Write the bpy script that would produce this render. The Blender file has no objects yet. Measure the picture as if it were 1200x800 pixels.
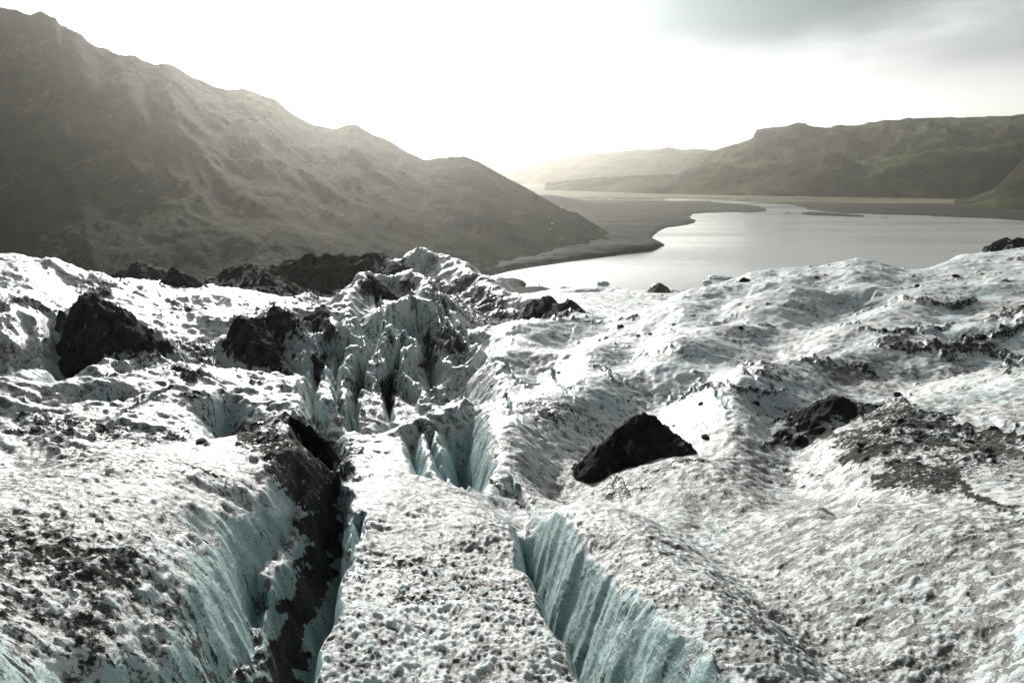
import bpy, math, random
import numpy as np
from mathutils import Vector, noise as mnoise

random.seed(4)
C = bpy.context.scene.collection
scene = bpy.context.scene
R = math.radians

# ------------------------------------------------------------------ camera
CAMZ = 65.0                       # metres above the lake
TH = math.atan(195 / 800.0)       # downward pitch
CT, ST = math.cos(TH), math.sin(TH)
cam = bpy.data.cameras.new('camera')
cam.lens = 24; cam.sensor_width = 36
cam.clip_start = 0.1; cam.clip_end = 60000
co = bpy.data.objects.new('camera', cam); C.objects.link(co)
co.location = (0, 0, CAMZ); co.rotation_euler = (math.pi / 2 - TH, 0, 0)
scene.camera = co

def ray(px, py):
    """direction of a photo point: azimuth from +Y and slope (rise per metre)"""
    cx = (px - 600) / 800.0; cy = (400 - py) / 800.0
    x = cx; y = CT + cy * ST; z = -ST + cy * CT
    h = math.hypot(x, y)
    return math.atan2(x, y), z / h

def P(px, py, d):
    a, s = ray(px, py)
    return (d * math.sin(a), d * math.cos(a), s * d)      # relative to the camera

def proj(x, y, z):
    f = y * CT - z * ST; u = y * ST + z * CT
    f = np.where(f > 0.05, f, 0.05)
    return 600 + 800 * x / f, 400 - 800 * u / f

# ------------------------------------------------------------------ light
SUN_AZ, SUN_SL = ray(365, -120)
SUN_EL = math.atan(SUN_SL)
SKY_STRENGTH = 0.135
sun = bpy.data.lights.new('sun', 'SUN'); sun.energy = 3.7; sun.angle = R(0.6); sun.color = (1.0, 0.975, 0.935)
so = bpy.data.objects.new('sun', sun); C.objects.link(so)
sd = Vector((math.sin(SUN_AZ) * math.cos(SUN_EL), math.cos(SUN_AZ) * math.cos(SUN_EL), math.sin(SUN_EL)))
so.rotation_euler = (-sd).to_track_quat('-Z', 'Y').to_euler()

scene.view_settings.view_transform = 'Standard'
scene.view_settings.look = 'None'
scene.view_settings.exposure = 0.47
scene.view_settings.gamma = 1.0
scene.view_settings.use_curve_mapping = False
scene.render.engine = 'CYCLES'
scene.cycles.max_bounces = 5
scene.cycles.diffuse_bounces = 3
scene.cycles.glossy_bounces = 2
scene.cycles.volume_bounces = 1
scene.cycles.use_denoising = True
scene.cycles.use_adaptive_sampling = True
scene.cycles.adaptive_threshold = 0.015

class NT:
    """small helper round a node tree"""
    def __init__(s, tree): s.t = tree; s.n = tree.nodes; s.l = tree.links; s.n.clear()
    def node(s, typ, **kw):
        n = s.n.new(typ)
        for k, v in kw.items():
            if k.startswith('i_'):
                key = k[2:]
                key = int(key) if key.isdigit() else key.replace('_', ' ')
                s.set(n.inputs[key], v)
            else: setattr(n, k, v)
        return n
    def set(s, inp, v):
        if isinstance(v, bpy.types.NodeSocket): s.l.new(v, inp)
        elif isinstance(v, bpy.types.Node): s.l.new(v.outputs[0], inp)
        else: inp.default_value = v
    def math(s, op, a, b=0.0, clamp=False):
        n = s.n.new('ShaderNodeMath'); n.operation = op; n.use_clamp = clamp
        s.set(n.inputs[0], a); s.set(n.inputs[1], b); return n.outputs[0]
    def step(s, v, lo, hi, a=0.0, b=1.0):
        n = s.n.new('ShaderNodeMapRange'); n.interpolation_type = 'SMOOTHSTEP'
        s.set(n.inputs[0], v); s.set(n.inputs[1], lo); s.set(n.inputs[2], hi); s.set(n.inputs[3], a); s.set(n.inputs[4], b)
        return n.outputs[0]
    def noise(s, vec, scale, detail=4, rough=0.5, dist=0.0, typ='FBM'):
        n = s.n.new('ShaderNodeTexNoise'); n.noise_dimensions = '3D'
        n.noise_type = typ
        s.set(n.inputs['Vector'], vec); n.inputs['Scale'].default_value = scale; n.inputs['Detail'].default_value = detail
        n.inputs['Roughness'].default_value = rough; n.inputs['Distortion'].default_value = dist
        return n.outputs[0]
    def mix(s, f, a, b, mode='MIX'):
        n = s.n.new('ShaderNodeMix'); n.data_type = 'RGBA'; n.blend_type = mode
        s.set(n.inputs[0], f)
        for i, v in ((6, a), (7, b)):
            if isinstance(v, tuple) and len(v) == 3: v = (*v, 1)
            s.set(n.inputs[i], v)
        return n.outputs[2]
    def mapping(s, vec, scale=(1, 1, 1), rot=(0, 0, 0), loc=(0, 0, 0)):
        n = s.n.new('ShaderNodeMapping'); s.set(n.inputs[0], vec)
        n.inputs['Scale'].default_value = scale; n.inputs['Rotation'].default_value = rot; n.inputs['Location'].default_value = loc
        return n.outputs[0]
    def attr(s, name):
        n = s.n.new('ShaderNodeAttribute'); n.attribute_name = name; return n.outputs['Fac']

# ------------------------------------------------------------------ sky
world = bpy.data.worlds.new('World'); scene.world = world; world.use_nodes = True
w = NT(world.node_tree)
sky = w.node('ShaderNodeTexSky', sky_type='NISHITA', sun_disc=False, sun_elevation=SUN_EL, sun_rotation=SUN_AZ,
             altitude=100, air_density=1.0, dust_density=4.0, ozone_density=1.0)
geo = w.node('ShaderNodeTexCoord')
sep = w.node('ShaderNodeSeparateXYZ'); w.l.new(geo.outputs['Generated'], sep.inputs[0])
zz = w.math('ADD', w.math('MAXIMUM', sep.outputs[2], 0.0), 0.12)
cmb = w.node('ShaderNodeCombineXYZ')
w.set(cmb.inputs[0], w.math('DIVIDE', sep.outputs[0], zz)); w.set(cmb.inputs[1], w.math('DIVIDE', sep.outputs[1], zz))
cl_v = w.mapping(cmb.outputs[0], scale=(1, 0.8, 1), rot=(0, 0, 0.5), loc=(2.82, 1.7, 0))
n1 = w.noise(cl_v, 0.55, 5, 0.45, 0.15)
n2 = w.noise(cl_v, 2.3, 6, 0.55, 0.3)
den = w.math('ADD', w.math('MULTIPLY', n1, 0.86), w.math('MULTIPLY', n2, 0.14))
thick = w.math('MULTIPLY', w.step(den, 0.27, 0.60), w.step(sep.outputs[2], 0.045, 0.19))                 # thick grey bellies
bw = w.node('ShaderNodeRGBToBW'); w.l.new(sky.outputs[0], bw.inputs[0])
lum = bw.outputs[0]
hsv = w.mix(0.86, sky.outputs[0], lum)          # thin white veil: sky light with its colour spread out
veil = w.mix(1.0, hsv, (1.25, 1.27, 1.27), 'MULTIPLY')
grey = w.mix(1.0, hsv, (0.21, 0.25, 0.275), 'MULTIPLY')
clouds = w.mix(thick, veil, grey)
bg = w.node('ShaderNodeBackground'); w.l.new(clouds, bg.inputs[0]); bg.inputs[1].default_value = SKY_STRENGTH
wo = w.node('ShaderNodeOutputWorld'); w.l.new(bg.outputs[0], wo.inputs[0])

# ------------------------------------------------------------------ tagging
def tag(o, label, cat=None, group=None, kind=None):
    o['label'] = label
    if cat: o['category'] = cat
    if group: o['group'] = group
    if kind: o['kind'] = kind
    return o

# ------------------------------------------------------------------ numpy noise
rs = np.random.RandomState(11)
PERM = rs.permutation(4096).astype(np.int64)
GA = rs.rand(4096) * 2 * np.pi
GX, GY = np.cos(GA), np.sin(GA)
def perlin(x, y, seed=0):
    xi = np.floor(x).astype(np.int64); yi = np.floor(y).astype(np.int64)
    xf = x - xi; yf = y - yi
    def g(ix, iy, dx, dy):
        h = PERM[(PERM[(ix + seed * 131) & 4095] + iy) & 4095]
        return GX[h] * dx + GY[h] * dy
    u = xf * xf * xf * (xf * (xf * 6 - 15) + 10); v = yf * yf * yf * (yf * (yf * 6 - 15) + 10)
    a = g(xi, yi, xf, yf); b = g(xi + 1, yi, xf - 1, yf)
    c = g(xi, yi + 1, xf, yf - 1); d = g(xi + 1, yi + 1, xf - 1, yf - 1)
    return (a + u * (b - a) + v * ((c + u * (d - c)) - (a + u * (b - a)))) * 1.5
def fbm(x, y, wl, octs=3, gain=0.5, seed=0):
    s = 0; a = 1.0; f = 1.0 / wl
    for i in range(octs):
        s = s + a * perlin(x * f, y * f, seed + i * 7); a *= gain; f *= 2.03
    return s
def ridged(x, y, wl, octs=3, gain=0.5, seed=0):
    s = 0; a = 1.0; f = 1.0 / wl
    for i in range(octs):
        s = s + a * (1 - 2 * np.abs(perlin(x * f, y * f, seed + i * 7))); a *= gain; f *= 2.03
    return s
def smooth(e0, e1, x):
    t = np.clip((x - e0) / (e1 - e0), 0, 1); return t * t * (3 - 2 * t)
def smax(a, b, k):
    h = np.clip(0.5 + 0.5 * (a - b) / k, 0, 1)
    return b + (a - b) * h + k * h * (1 - h)
def pchip(x, y, xq):
    x = np.asarray(x, float); y = np.asarray(y, float)
    h = np.diff(x); dl = np.diff(y) / h; m = np.zeros_like(y)
    for i in range(1, len(x) - 1):
        if dl[i - 1] * dl[i] > 0:
            w1 = 2 * h[i] + h[i - 1]; w2 = h[i] + 2 * h[i - 1]
            m[i] = (w1 + w2) / (w1 / dl[i - 1] + w2 / dl[i])
    m[0] = dl[0]; m[-1] = dl[-1]
    i = np.clip(np.searchsorted(x, xq) - 1, 0, len(h) - 1)
    t = np.clip((xq - x[i]) / h[i], 0, 1)
    return ((2*t**3-3*t**2+1)*y[i] + (t**3-2*t**2+t)*h[i]*m[i] + (-2*t**3+3*t**2)*y[i+1] + (t**3-t**2)*h[i]*m[i+1])

def grid_mesh(name, X, Y, Z, mat, attrs=None, mask=None, wrap=False):
    """grid arrays (rows, cols) -> ONE mesh object; mask keeps only some faces"""
    nr, nc = X.shape
    idx = np.arange(nr * nc).reshape(nr, nc)
    if wrap: idx = np.concatenate([idx, idx[:, :1]], 1)
    a = idx[:-1, :-1]; b = idx[:-1, 1:]; c = idx[1:, 1:]; d = idx[1:, :-1]
    f = np.stack([a, b, c, d], -1).reshape(-1, 4)
    if mask is not None:
        mk = mask.reshape(-1); f = f[mk[f].any(1)]
        if len(f) == 0: return None
        used = np.zeros(nr * nc, bool); used[f.ravel()] = True
        remap = np.cumsum(used) - 1; f = remap[f]
    else: used = slice(None)
    co_ = np.stack([X.ravel()[used], Y.ravel()[used], Z.ravel()[used]], -1).astype(np.float32)
    me = bpy.data.meshes.new(name)
    me.vertices.add(len(co_)); me.vertices.foreach_set('co', co_.ravel())
    me.loops.add(f.size); me.loops.foreach_set('vertex_index', f.ravel().astype(np.int32))
    me.polygons.add(len(f)); me.polygons.foreach_set('loop_start', np.arange(0, f.size, 4, dtype=np.int32))
    me.polygons.foreach_set('use_smooth', np.ones(len(f), bool))
    me.update(calc_edges=True)
    if attrs:
        for k, v in attrs.items():
            at = me.attributes.new(k, 'FLOAT', 'POINT'); at.data.foreach_set('value', v.ravel()[used].astype(np.float32))
    me.materials.append(mat)
    o = bpy.data.objects.new(name, me); C.objects.link(o); return o

# ------------------------------------------------------------------ materials
def new_mat(name):
    m = bpy.data.materials.new(name); m.use_nodes = True
    return m, NT(m.node_tree)
def out(nt, bsdf):
    o = nt.node('ShaderNodeOutputMaterial'); nt.l.new(bsdf.outputs[0], o.inputs[0])

def rock_color(nt, pos):
    r1 = nt.noise(pos, 1.3, 8, 0.65); r2 = nt.noise(pos, 14, 5, 0.7)
    c = nt.mix(nt.step(r1, 0.35, 0.7), (0.026, 0.025, 0.023), (0.075, 0.071, 0.062))
    return nt.mix(nt.step(r2, 0.6, 0.75, 0, 0.7), c, (0.12, 0.11, 0.095))

def make_ice():
    m, nt = new_mat('glacier_ice')
    g = nt.node('ShaderNodeNewGeometry'); pos = g.outputs['Position']
    ash = nt.attr('ash'); dirt = nt.attr('dirt'); blue = nt.attr('blue')
    fall = nt.mapping(pos, (1, 1, 0.32))
    nA = nt.noise(fall, 0.7, 9, 0.62, 0.4)
    nB = nt.noise(fall, 8.0, 6, 0.7)
    # weathered crust, pale; solid ice, teal
    tint = nt.noise(pos, 0.35, 5, 0.5)
    crust = nt.mix(nt.step(tint, 0.4, 0.65), (0.66, 0.68, 0.655), (0.55, 0.63, 0.63))
    crust = nt.mix(nt.step(nt.math('ADD', dirt, nt.math('SUBTRACT', nB, 0.5)), -0.1, 1.4), crust, (0.46, 0.475, 0.45))
    bl = nt.math('ADD', blue, nt.math('MULTIPLY', nt.math('SUBTRACT', nA, 0.5), 0.5))
    col = nt.mix(nt.step(bl, 0.15, 0.95), crust, (0.40, 0.53, 0.53))
    # fine dark grains lying in the pits of the crust
    g1 = nt.noise(pos, 17.0, 3, 0.6); g2 = nt.noise(pos, 1.3, 7, 0.7, 0.3)
    pit = nt.attr('pit')
    amt = nt.math('ADD', nt.math('MULTIPLY', dirt, 0.23), nt.math('MULTIPLY', nt.math('SUBTRACT', pit, 0.5), 0.42))
    amt = nt.math('ADD', amt, nt.math('MULTIPLY', nt.math('SUBTRACT', g2, 0.5), 0.8))
    amt = nt.math('ADD', amt, nt.math('MULTIPLY', blue, -0.22))
    gm = nt.step(nt.math('ADD', g1, amt), 0.61, 0.68)
    col = nt.mix(nt.math('MULTIPLY', gm, 0.85), col, (0.078, 0.072, 0.058))
    # black ash, and the shade painted deep in the near crevasse
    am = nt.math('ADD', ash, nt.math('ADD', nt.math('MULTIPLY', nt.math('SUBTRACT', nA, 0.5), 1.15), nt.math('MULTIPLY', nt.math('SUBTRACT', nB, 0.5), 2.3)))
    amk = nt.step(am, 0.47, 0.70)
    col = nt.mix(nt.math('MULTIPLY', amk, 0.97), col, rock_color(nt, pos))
    b = nt.node('ShaderNodeBsdfPrincipled')
    nt.set(b.inputs['Base Color'], col)
    rough = nt.step(nB, 0.3, 0.7, 0.28, 0.55)
    nt.set(b.inputs['Roughness'], nt.math('ADD', rough, nt.math('MULTIPLY', amk, 0.4), True))
    nt.set(b.inputs['Specular IOR Level'], nt.math('SUBTRACT', 0.5, nt.math('MULTIPLY', amk, 0.46)))
    # bumps: cusped melt cups, grains, broader facets
    v = nt.node('ShaderNodeTexVoronoi', feature='SMOOTH_F1'); nt.set(v.inputs['Vector'], nt.mix(0.12, pos, nt.node('ShaderNodeTexNoise', i_Scale=4.0).outputs[1], 'ADD'))
    v.inputs['Scale'].default_value = 7.0; v.inputs['Smoothness'].default_value = 0.4
    hb = nt.math('ADD', nt.math('MULTIPLY', v.outputs[0], 0.5), nt.math('MULTIPLY', nt.noise(pos, 22, 5, 0.7), 0.6))
    bp1 = nt.node('ShaderNodeBump'); bp1.inputs['Strength'].default_value = 0.9; bp1.inputs['Distance'].default_value = 0.08
    nt.set(bp1.inputs['Height'], hb)
    nt.set(bp1.inputs['Strength'], nt.math('MULTIPLY', nt.attr('crisp'), nt.math('SUBTRACT', 0.95, nt.math('MULTIPLY', blue, 0.5))))
    bp2 = nt.node('ShaderNodeBump'); nt.set(bp2.inputs['Strength'], nt.math('MULTIPLY', nt.attr('crisp'), 0.45)); bp2.inputs['Distance'].default_value = 0.45
    nt.set(bp2.inputs['Height'], nt.noise(pos, 1.7, 6, 0.6, 0.0)); nt.l.new(bp1.outputs[0], bp2.inputs['Normal'])
    nt.l.new(bp2.outputs[0], b.inputs['Normal'])
    nt.set(b.inputs['Subsurface Weight'], nt.math('MULTIPLY', nt.math('SUBTRACT', 1.0, amk), 0.5)); b.subsurface_method = 'RANDOM_WALK'
    b.inputs['Subsurface Radius'].default_value = (0.5, 0.9, 1.0); b.inputs['Subsurface Scale'].default_value = 0.12
    out(nt, b); return m

def make_rock(name='black_ash', snow=True):
    m, nt = new_mat(name)
    g = nt.node('ShaderNodeNewGeometry'); pos = g.outputs['Position']
    col = rock_color(nt, pos)
    if snow:
        st = nt.mapping(pos, (0.9, 0.9, 0.35))
        s = nt.step(nt.math('ADD', nt.noise(st, 0.9, 9, 0.70, 0.6), nt.math('MULTIPLY', nt.attr('rim'), 0.20)), 0.66, 0.71)
        col = nt.mix(s, col, (0.62, 0.67, 0.67))
        s2 = nt.step(nt.noise(nt.mapping(pos, (1.1, 1.1, 0.5)), 1.1, 10, 0.72, 0.8), 0.595, 0.645)
        col = nt.mix(nt.math('MULTIPLY', s2, 0.75), col, (0.33, 0.35, 0.34))
    b = nt.node('ShaderNodeBsdfPrincipled'); nt.set(b.inputs['Base Color'], col); b.inputs['Roughness'].default_value = 0.85
    b.inputs['Specular IOR Level'].default_value = 0.05
    bp = nt.node('ShaderNodeBump'); bp.inputs['Strength'].default_value = 1.0; bp.inputs['Distance'].default_value = 0.4
    nt.set(bp.inputs['Height'], nt.noise(pos, 4, 9, 0.72)); nt.l.new(bp.outputs[0], b.inputs['Normal'])
    out(nt, b); return m

def make_slope(name, grassy, streak_rot=0.6, scale=1.0, dark=(0.008, 0.0078, 0.006), mid=(0.032, 0.029, 0.020), grass=(0.055, 0.062, 0.026)):
    m, nt = new_mat(name)
    g = nt.node('ShaderNodeNewGeometry'); pos = g.outputs['Position']
    nz = nt.node('ShaderNodeSeparateXYZ'); nt.l.new(g.outputs['Normal'], nz.inputs[0])
    st = nt.mapping(pos, (0.05 * scale, 0.012 * scale, 0.02 * scale), (0, 0, streak_rot))
    a = nt.noise(st, 1.0, 9, 0.68, 0.8); c = nt.noise(pos, 0.012 * scale, 8, 0.62)
    e = nt.noise(pos, 0.16 * scale, 6, 0.7)
    col = nt.mix(nt.step(a, 0.35, 0.68), dark, mid)
    flat = nt.step(nz.outputs[2], 0.72, 0.93)
    gr = nt.math('MULTIPLY', flat, nt.step(c, 0.42, 0.60))
    col = nt.mix(nt.math('MULTIPLY', gr, grassy), col, grass)
    pale = nt.step(nt.math('ADD', a, nt.math('MULTIPLY', e, 0.5)), 0.84, 0.94)
    col = nt.mix(nt.math('MULTIPLY', pale, 0.55), col, (0.15, 0.14, 0.115))
    b = nt.node('ShaderNodeBsdfPrincipled'); nt.set(b.inputs['Base Color'], col); b.inputs['Roughness'].default_value = 0.95
    b.inputs['Specular IOR Level'].default_value = 0.02
    bp = nt.node('ShaderNodeBump'); bp.inputs['Strength'].default_value = 1.0; bp.inputs['Distance'].default_value = 8.0
    nt.set(bp.inputs['Height'], nt.math('ADD', a, nt.math('MULTIPLY', e, 0.5))); nt.l.new(bp.outputs[0], b.inputs['Normal'])
    out(nt, b); return m

def make_plain():
    m, nt = new_mat('gravel')
    g = nt.node('ShaderNodeNewGeometry'); pos = g.outputs['Position']
    st = nt.mapping(pos, (0.003, 0.02, 0.01), (0, 0, 0.08))
    a = nt.noise(st, 1.0, 8, 0.62, 0.5); c = nt.noise(nt.mapping(pos, (0.0012, 0.005, 1)), 1.0, 6, 0.6)
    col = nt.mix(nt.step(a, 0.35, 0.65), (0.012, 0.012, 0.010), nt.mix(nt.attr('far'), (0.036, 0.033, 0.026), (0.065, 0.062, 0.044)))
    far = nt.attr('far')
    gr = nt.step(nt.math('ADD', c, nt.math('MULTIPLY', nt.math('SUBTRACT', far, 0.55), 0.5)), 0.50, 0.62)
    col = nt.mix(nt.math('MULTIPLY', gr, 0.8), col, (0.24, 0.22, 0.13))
    b = nt.node('ShaderNodeBsdfPrincipled'); nt.set(b.inputs['Base Color'], col); b.inputs['Roughness'].default_value = 0.85
    b.inputs['Specular IOR Level'].default_value = 0.05
    bp = nt.node('ShaderNodeBump'); bp.inputs['Strength'].default_value = 0.6; bp.inputs['Distance'].default_value = 1.0
    nt.set(bp.inputs['Height'], nt.noise(pos, 0.06, 8, 0.7)); nt.l.new(bp.outputs[0], b.inputs['Normal'])
    out(nt, b); return m

def make_water():
    m, nt = new_mat('lake_water')
    g = nt.node('ShaderNodeNewGeometry'); pos = g.outputs['Position']
    b = nt.node('ShaderNodeBsdfPrincipled'); b.inputs['Base Color'].default_value = (0.33, 0.34, 0.325, 1)
    wind = nt.noise(nt.mapping(pos, (0.002, 0.012, 1), (0, 0, 0.1)), 1.0, 5, 0.6)
    nt.set(b.inputs['Roughness'], nt.step(wind, 0.35, 0.65, 0.16, 0.26)); b.inputs['IOR'].default_value = 1.33
    h = nt.math('ADD', nt.noise(nt.mapping(pos, (0.5, 1.2, 1), (0, 0, 0.3)), 1.0, 4, 0.6), nt.math('MULTIPLY', nt.noise(pos, 0.12, 4, 0.6), 2.0))
    bp = nt.node('ShaderNodeBump'); bp.inputs['Strength'].default_value = 0.2; bp.inputs['Distance'].default_value = 0.2
    nt.set(bp.inputs['Height'], h); nt.l.new(bp.outputs[0], b.inputs['Normal'])
    out(nt, b); return m

def simple(name, col, rough=0.7):
    m, nt = new_mat(name)
    g = nt.node('ShaderNodeNewGeometry')
    n = nt.noise(g.outputs['Position'], 6, 5, 0.6)
    b = nt.node('ShaderNodeBsdfPrincipled')
    nt.set(b.inputs['Base Color'], nt.mix(nt.step(n, 0.3, 0.7), tuple(v * 0.75 for v in col), tuple(min(1, v * 1.15) for v in col)))
    b.inputs['Roughness'].default_value = rough
    out(nt, b); return m

ICE = make_ice(); ROCK = make_rock(); STONE = make_rock('basalt_stone', False)
MOUNT = make_slope('mountain_scree', 0.35, 0.75, 1.0); HILL = make_slope('hill_slope', 0.75, -0.2, 0.45, (0.012, 0.012, 0.010), (0.045, 0.042, 0.030), (0.13, 0.14, 0.055))
PLAIN = make_plain(); WATER = make_water()
BERG = simple('berg_ice', (0.55, 0.70, 0.72), 0.3); SNOW = simple('old_snow', (0.75, 0.76, 0.74), 0.6)

# ================================================================== GLACIER
NR = 1500
fine = np.linspace(R(-43), R(43), 1180)
wing = R(43) + (R(180) - R(43)) * (np.linspace(0, 1, 62)[1:-1] ** 1.5)
AZ = np.concatenate([-wing[::-1], fine, wing])
LD = np.linspace(math.log(2.3), math.log(440), NR)
D = np.exp(LD)
# surface profiles, photo column -> list of (photo row, metres away)
prof = {
 -150: [(2000,2),(800,7),(640,12),(560,17),(520,23),(475,31),(440,40),(400,52),(330,68),(300,84),(330,120),(335,230),(330,440)],
 0: [(2000,2),(800,8.6),(730,9.4),(660,10.7),(600,12.9),(566,16),(577,19.5),(548,23.5),(495,27),(456,30.5),(468,36),(458,43),(440,48),(400,50.5),(362,53.5),(345,57),(320,68),(303,80),(335,120),(345,230),(350,440)],
 100: [(2000,2),(800,8.4),(720,9.3),(650,10.6),(590,12.8),(538,17),(550,20.5),(530,24),(482,27.5),(455,30.5),(474,36),(462,41),(440,48),(400,55),(368,62),(330,85),(327,100),(348,230),(352,440)],
 200: [(2000,2),(800,7.8),(700,9.2),(630,11.0),(570,14.2),(523,18.5),(531,21.5),(515,24.5),(470,28.5),(433,33),(456,38),(438,43),(404,51),(380,62),(346,78),(332,100),(345,230),(352,440)],
 300: [(2000,2),(800,7),(640,12),(509,20),(519,23),(500,27),(460,32.5),(472,37),(460,42),(430,47),(400,52),(372,62),(350,78),(342,100),(345,160),(352,440)],
 400: [(2000,2),(800,7),(640,12),(548,19),(530,23),(512,28),(508,33),(492,38),(465,43),(430,48),(385,56),(360,68),(354,90),(354,120),(348,170),(352,440)],
 470: [(2000,2),(800,7),(640,12),(556,19),(535,23),(512,28),(505,34),(486,39),(456,43.5),(415,49),(378,57),(352,70),(347,90),(345,120),(345,170),(352,440)],
 540: [(2000,2),(800,7),(640,12),(566,18),(545,22),(488,30),(475,36),(458,41),(440,46),(410,55),(380,75),(352,105),(352,180),(348,300),(352,440)],
 600:  [(2000,2),(800,7),(640,12),(580,16),(555,19),(490,26),(450,33),(410,42),(383,52),(392,66),(382,95),(357,180),(347,310),(353,440)],
 665: [(2000,2),(800,7),(640,12),(566,17.5),(556,19),(546,23),(500,27),(465,30),(435,36),(400,46),(376,56),(388,70),(378,100),(358,180),(345,310),(353,440)],
 740: [(2000,2),(800,7),(640,12),(546,19),(531,20.5),(534,24.5),(506,28.5),(470,32),(430,38),(392,50),(376,60),(384,78),(374,110),(360,180),(344,310),(353,440)],
 800: [(2000,2),(800,7),(640,12),(545,18.5),(529,21),(531,24.5),(500,28),(462,32),(415,38.5),(372,52),(346,70),(366,95),(364,130),(356,200),(345,310),(353,440)],
 870:  [(2000,2),(800,7),(640,12),(555,19),(515,23),(465,29),(415,38),(365,54),(324,76),(352,110),(356,180),(353,440)],
 940:  [(2000,2),(800,7.1),(720,9.1),(640,12),(560,19),(515,23),(475,28),(425,37),(370,53),(317,80),(350,115),(356,180),(353,440)],
 990:  [(2000,2),(800,7.3),(720,9.2),(640,12),(560,19),(510,23),(480,27),(430,37),(365,55),(307,84),(345,120),(356,180),(353,440)],
 1047: [(2000,2),(800,7.5),(720,9.2),(640,12),(560,19),(500,24),(478,27),(432,37),(365,55),(319,82),(322,95),(345,150),(353,440)],
 1110: [(2000,2),(800,7.8),(720,9.2),(640,12),(560,19),(505,24),(485,27),(430,37),(365,55),(315,82),(300,104),(335,150),(353,440)],
 1200: [(2000,2),(800,8.2),(720,9.5),(640,12),(560,19),(515,24),(490,27),(430,37),(365,55),(305,90),(289,112),(330,160),(353,440)],
 55: [(2000,2),(800,8.5),(725,9.4),(655,10.6),(595,12.8),(550,16.5),(561,20),(538,23.5),(492,27),(460,30.5),(472,36),(457,43),(430,48),(392,51),(368,54.5),(355,58),(322,70),(304,81),(335,120),(345,230),(350,440)],
 350: [(2000,2),(800,7),(640,12),(505,20),(492,25),(472,31),(484,37),(462,42),(430,47),(395,53),(362,66),(352,80),(358,110),(348,170),(352,440)],
 1350: [(2000,2),(800,7),(640,12),(560,19),(515,24),(490,27),(430,37),(365,55),(300,90),(282,118),(330,160),(353,440)],
}
cols_px = sorted(prof); caz = np.array([ray(p, 450)[0] for p in cols_px])
cz = []
for p in cols_px:
    ds = [d for _, d in prof[p]]; zs = [ray(p, y)[1] * d for y, d in prof[p]]
    zs[0] = zs[1] - 0.5
    ds = np.log(ds)
    cz.append(pchip(ds, zs, LD))
cz = np.array(cz)                                     # (columns, rows)
Z = np.zeros((NR, len(AZ)))
azc = np.clip(AZ, caz[0], caz[-1])
ci = np.clip(np.searchsorted(caz, azc) - 1, 0, len(caz) - 2)
ct = (azc - caz[ci]) / (caz[ci + 1] - caz[ci])
# smooth Catmull-Rom style mix across the columns
m_ = np.zeros_like(cz); m_[1:-1] = (cz[2:] - cz[:-2]) / (caz[2:] - caz[:-2])[:, None]
m_[0] = (cz[1] - cz[0]) / (caz[1] - caz[0]); m_[-1] = (cz[-1] - cz[-2]) / (caz[-1] - caz[-2])
m_ *= 0.75
hh = (caz[ci + 1] - caz[ci]); t = ct
Z = ((2*t**3-3*t**2+1) * cz[ci].T + (t**3-2*t**2+t) * hh * m_[ci].T + (-2*t**3+3*t**2) * cz[ci+1].T + (t**3-t**2) * hh * m_[ci+1].T)
X = D[:, None] * np.sin(AZ)[None]; Y = D[:, None] * np.cos(AZ)[None]
# behind the photographer the ice evens out
back = smooth(R(50), R(80), np.abs(AZ))[None]
Z = Z * (1 - back) + (-5.8 - 0.05 * np.minimum(D[:, None], 80) - np.maximum(0, D[:, None] - 200) * 0.26) * back
DD = np.broadcast_to(D[:, None], Z.shape)

def hit(px, py, z=None):
    """first place where the ray through a photo point meets the ice"""
    a, s = ray(px, py); j = int(np.clip(np.searchsorted(AZ, a), 0, len(AZ) - 1))
    col = (Z if z is None else z)[:, j]
    ok = np.nonzero(col >= s * D)[0]
    return D[ok[0]] if len(ok) else D[-1]
def H(px, py, up=0.0):
    d = hit(px, py); return P(px, py, d)

def poly_near(pts, reach):
    xs = [p[0] for p in pts]; ys = [p[1] for p in pts]
    return np.nonzero((X > min(xs) - reach) & (X < max(xs) + reach) & (Y > min(ys) - reach) & (Y < max(ys) + reach))
def poly_dist(pts, xs, ys, vals):
    """distance to a polyline, side (+ = right of travel), values interpolated along it"""
    best = np.full(xs.shape, 1e9); side = np.zeros(xs.shape); out_ = [np.zeros(xs.shape) for _ in vals]
    for i in range(len(pts) - 1):
        ax, ay = pts[i][:2]; bx, by = pts[i + 1][:2]
        dx, dy = bx - ax, by - ay; L = dx * dx + dy * dy + 1e-9
        tt = np.clip(((xs - ax) * dx + (ys - ay) * dy) / L, 0, 1)
        qx = xs - ax - tt * dx; qy = ys - ay - tt * dy; dd = np.hypot(qx, qy)
        m = dd < best; best = np.where(m, dd, best)
        side = np.where(m, (qx * dy - qy * dx) / math.sqrt(L), side)
        for k, v in enumerate(vals): out_[k] = np.where(m, v[i] + (v[i + 1] - v[i]) * tt, out_[k])
    return best, side, out_

def warp(xs, ys, sc, amp, seed):
    return xs + amp * fbm(xs, ys, sc, 3, 0.55, seed), ys + amp * fbm(xs, ys, sc, 3, 0.55, seed + 50)

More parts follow.
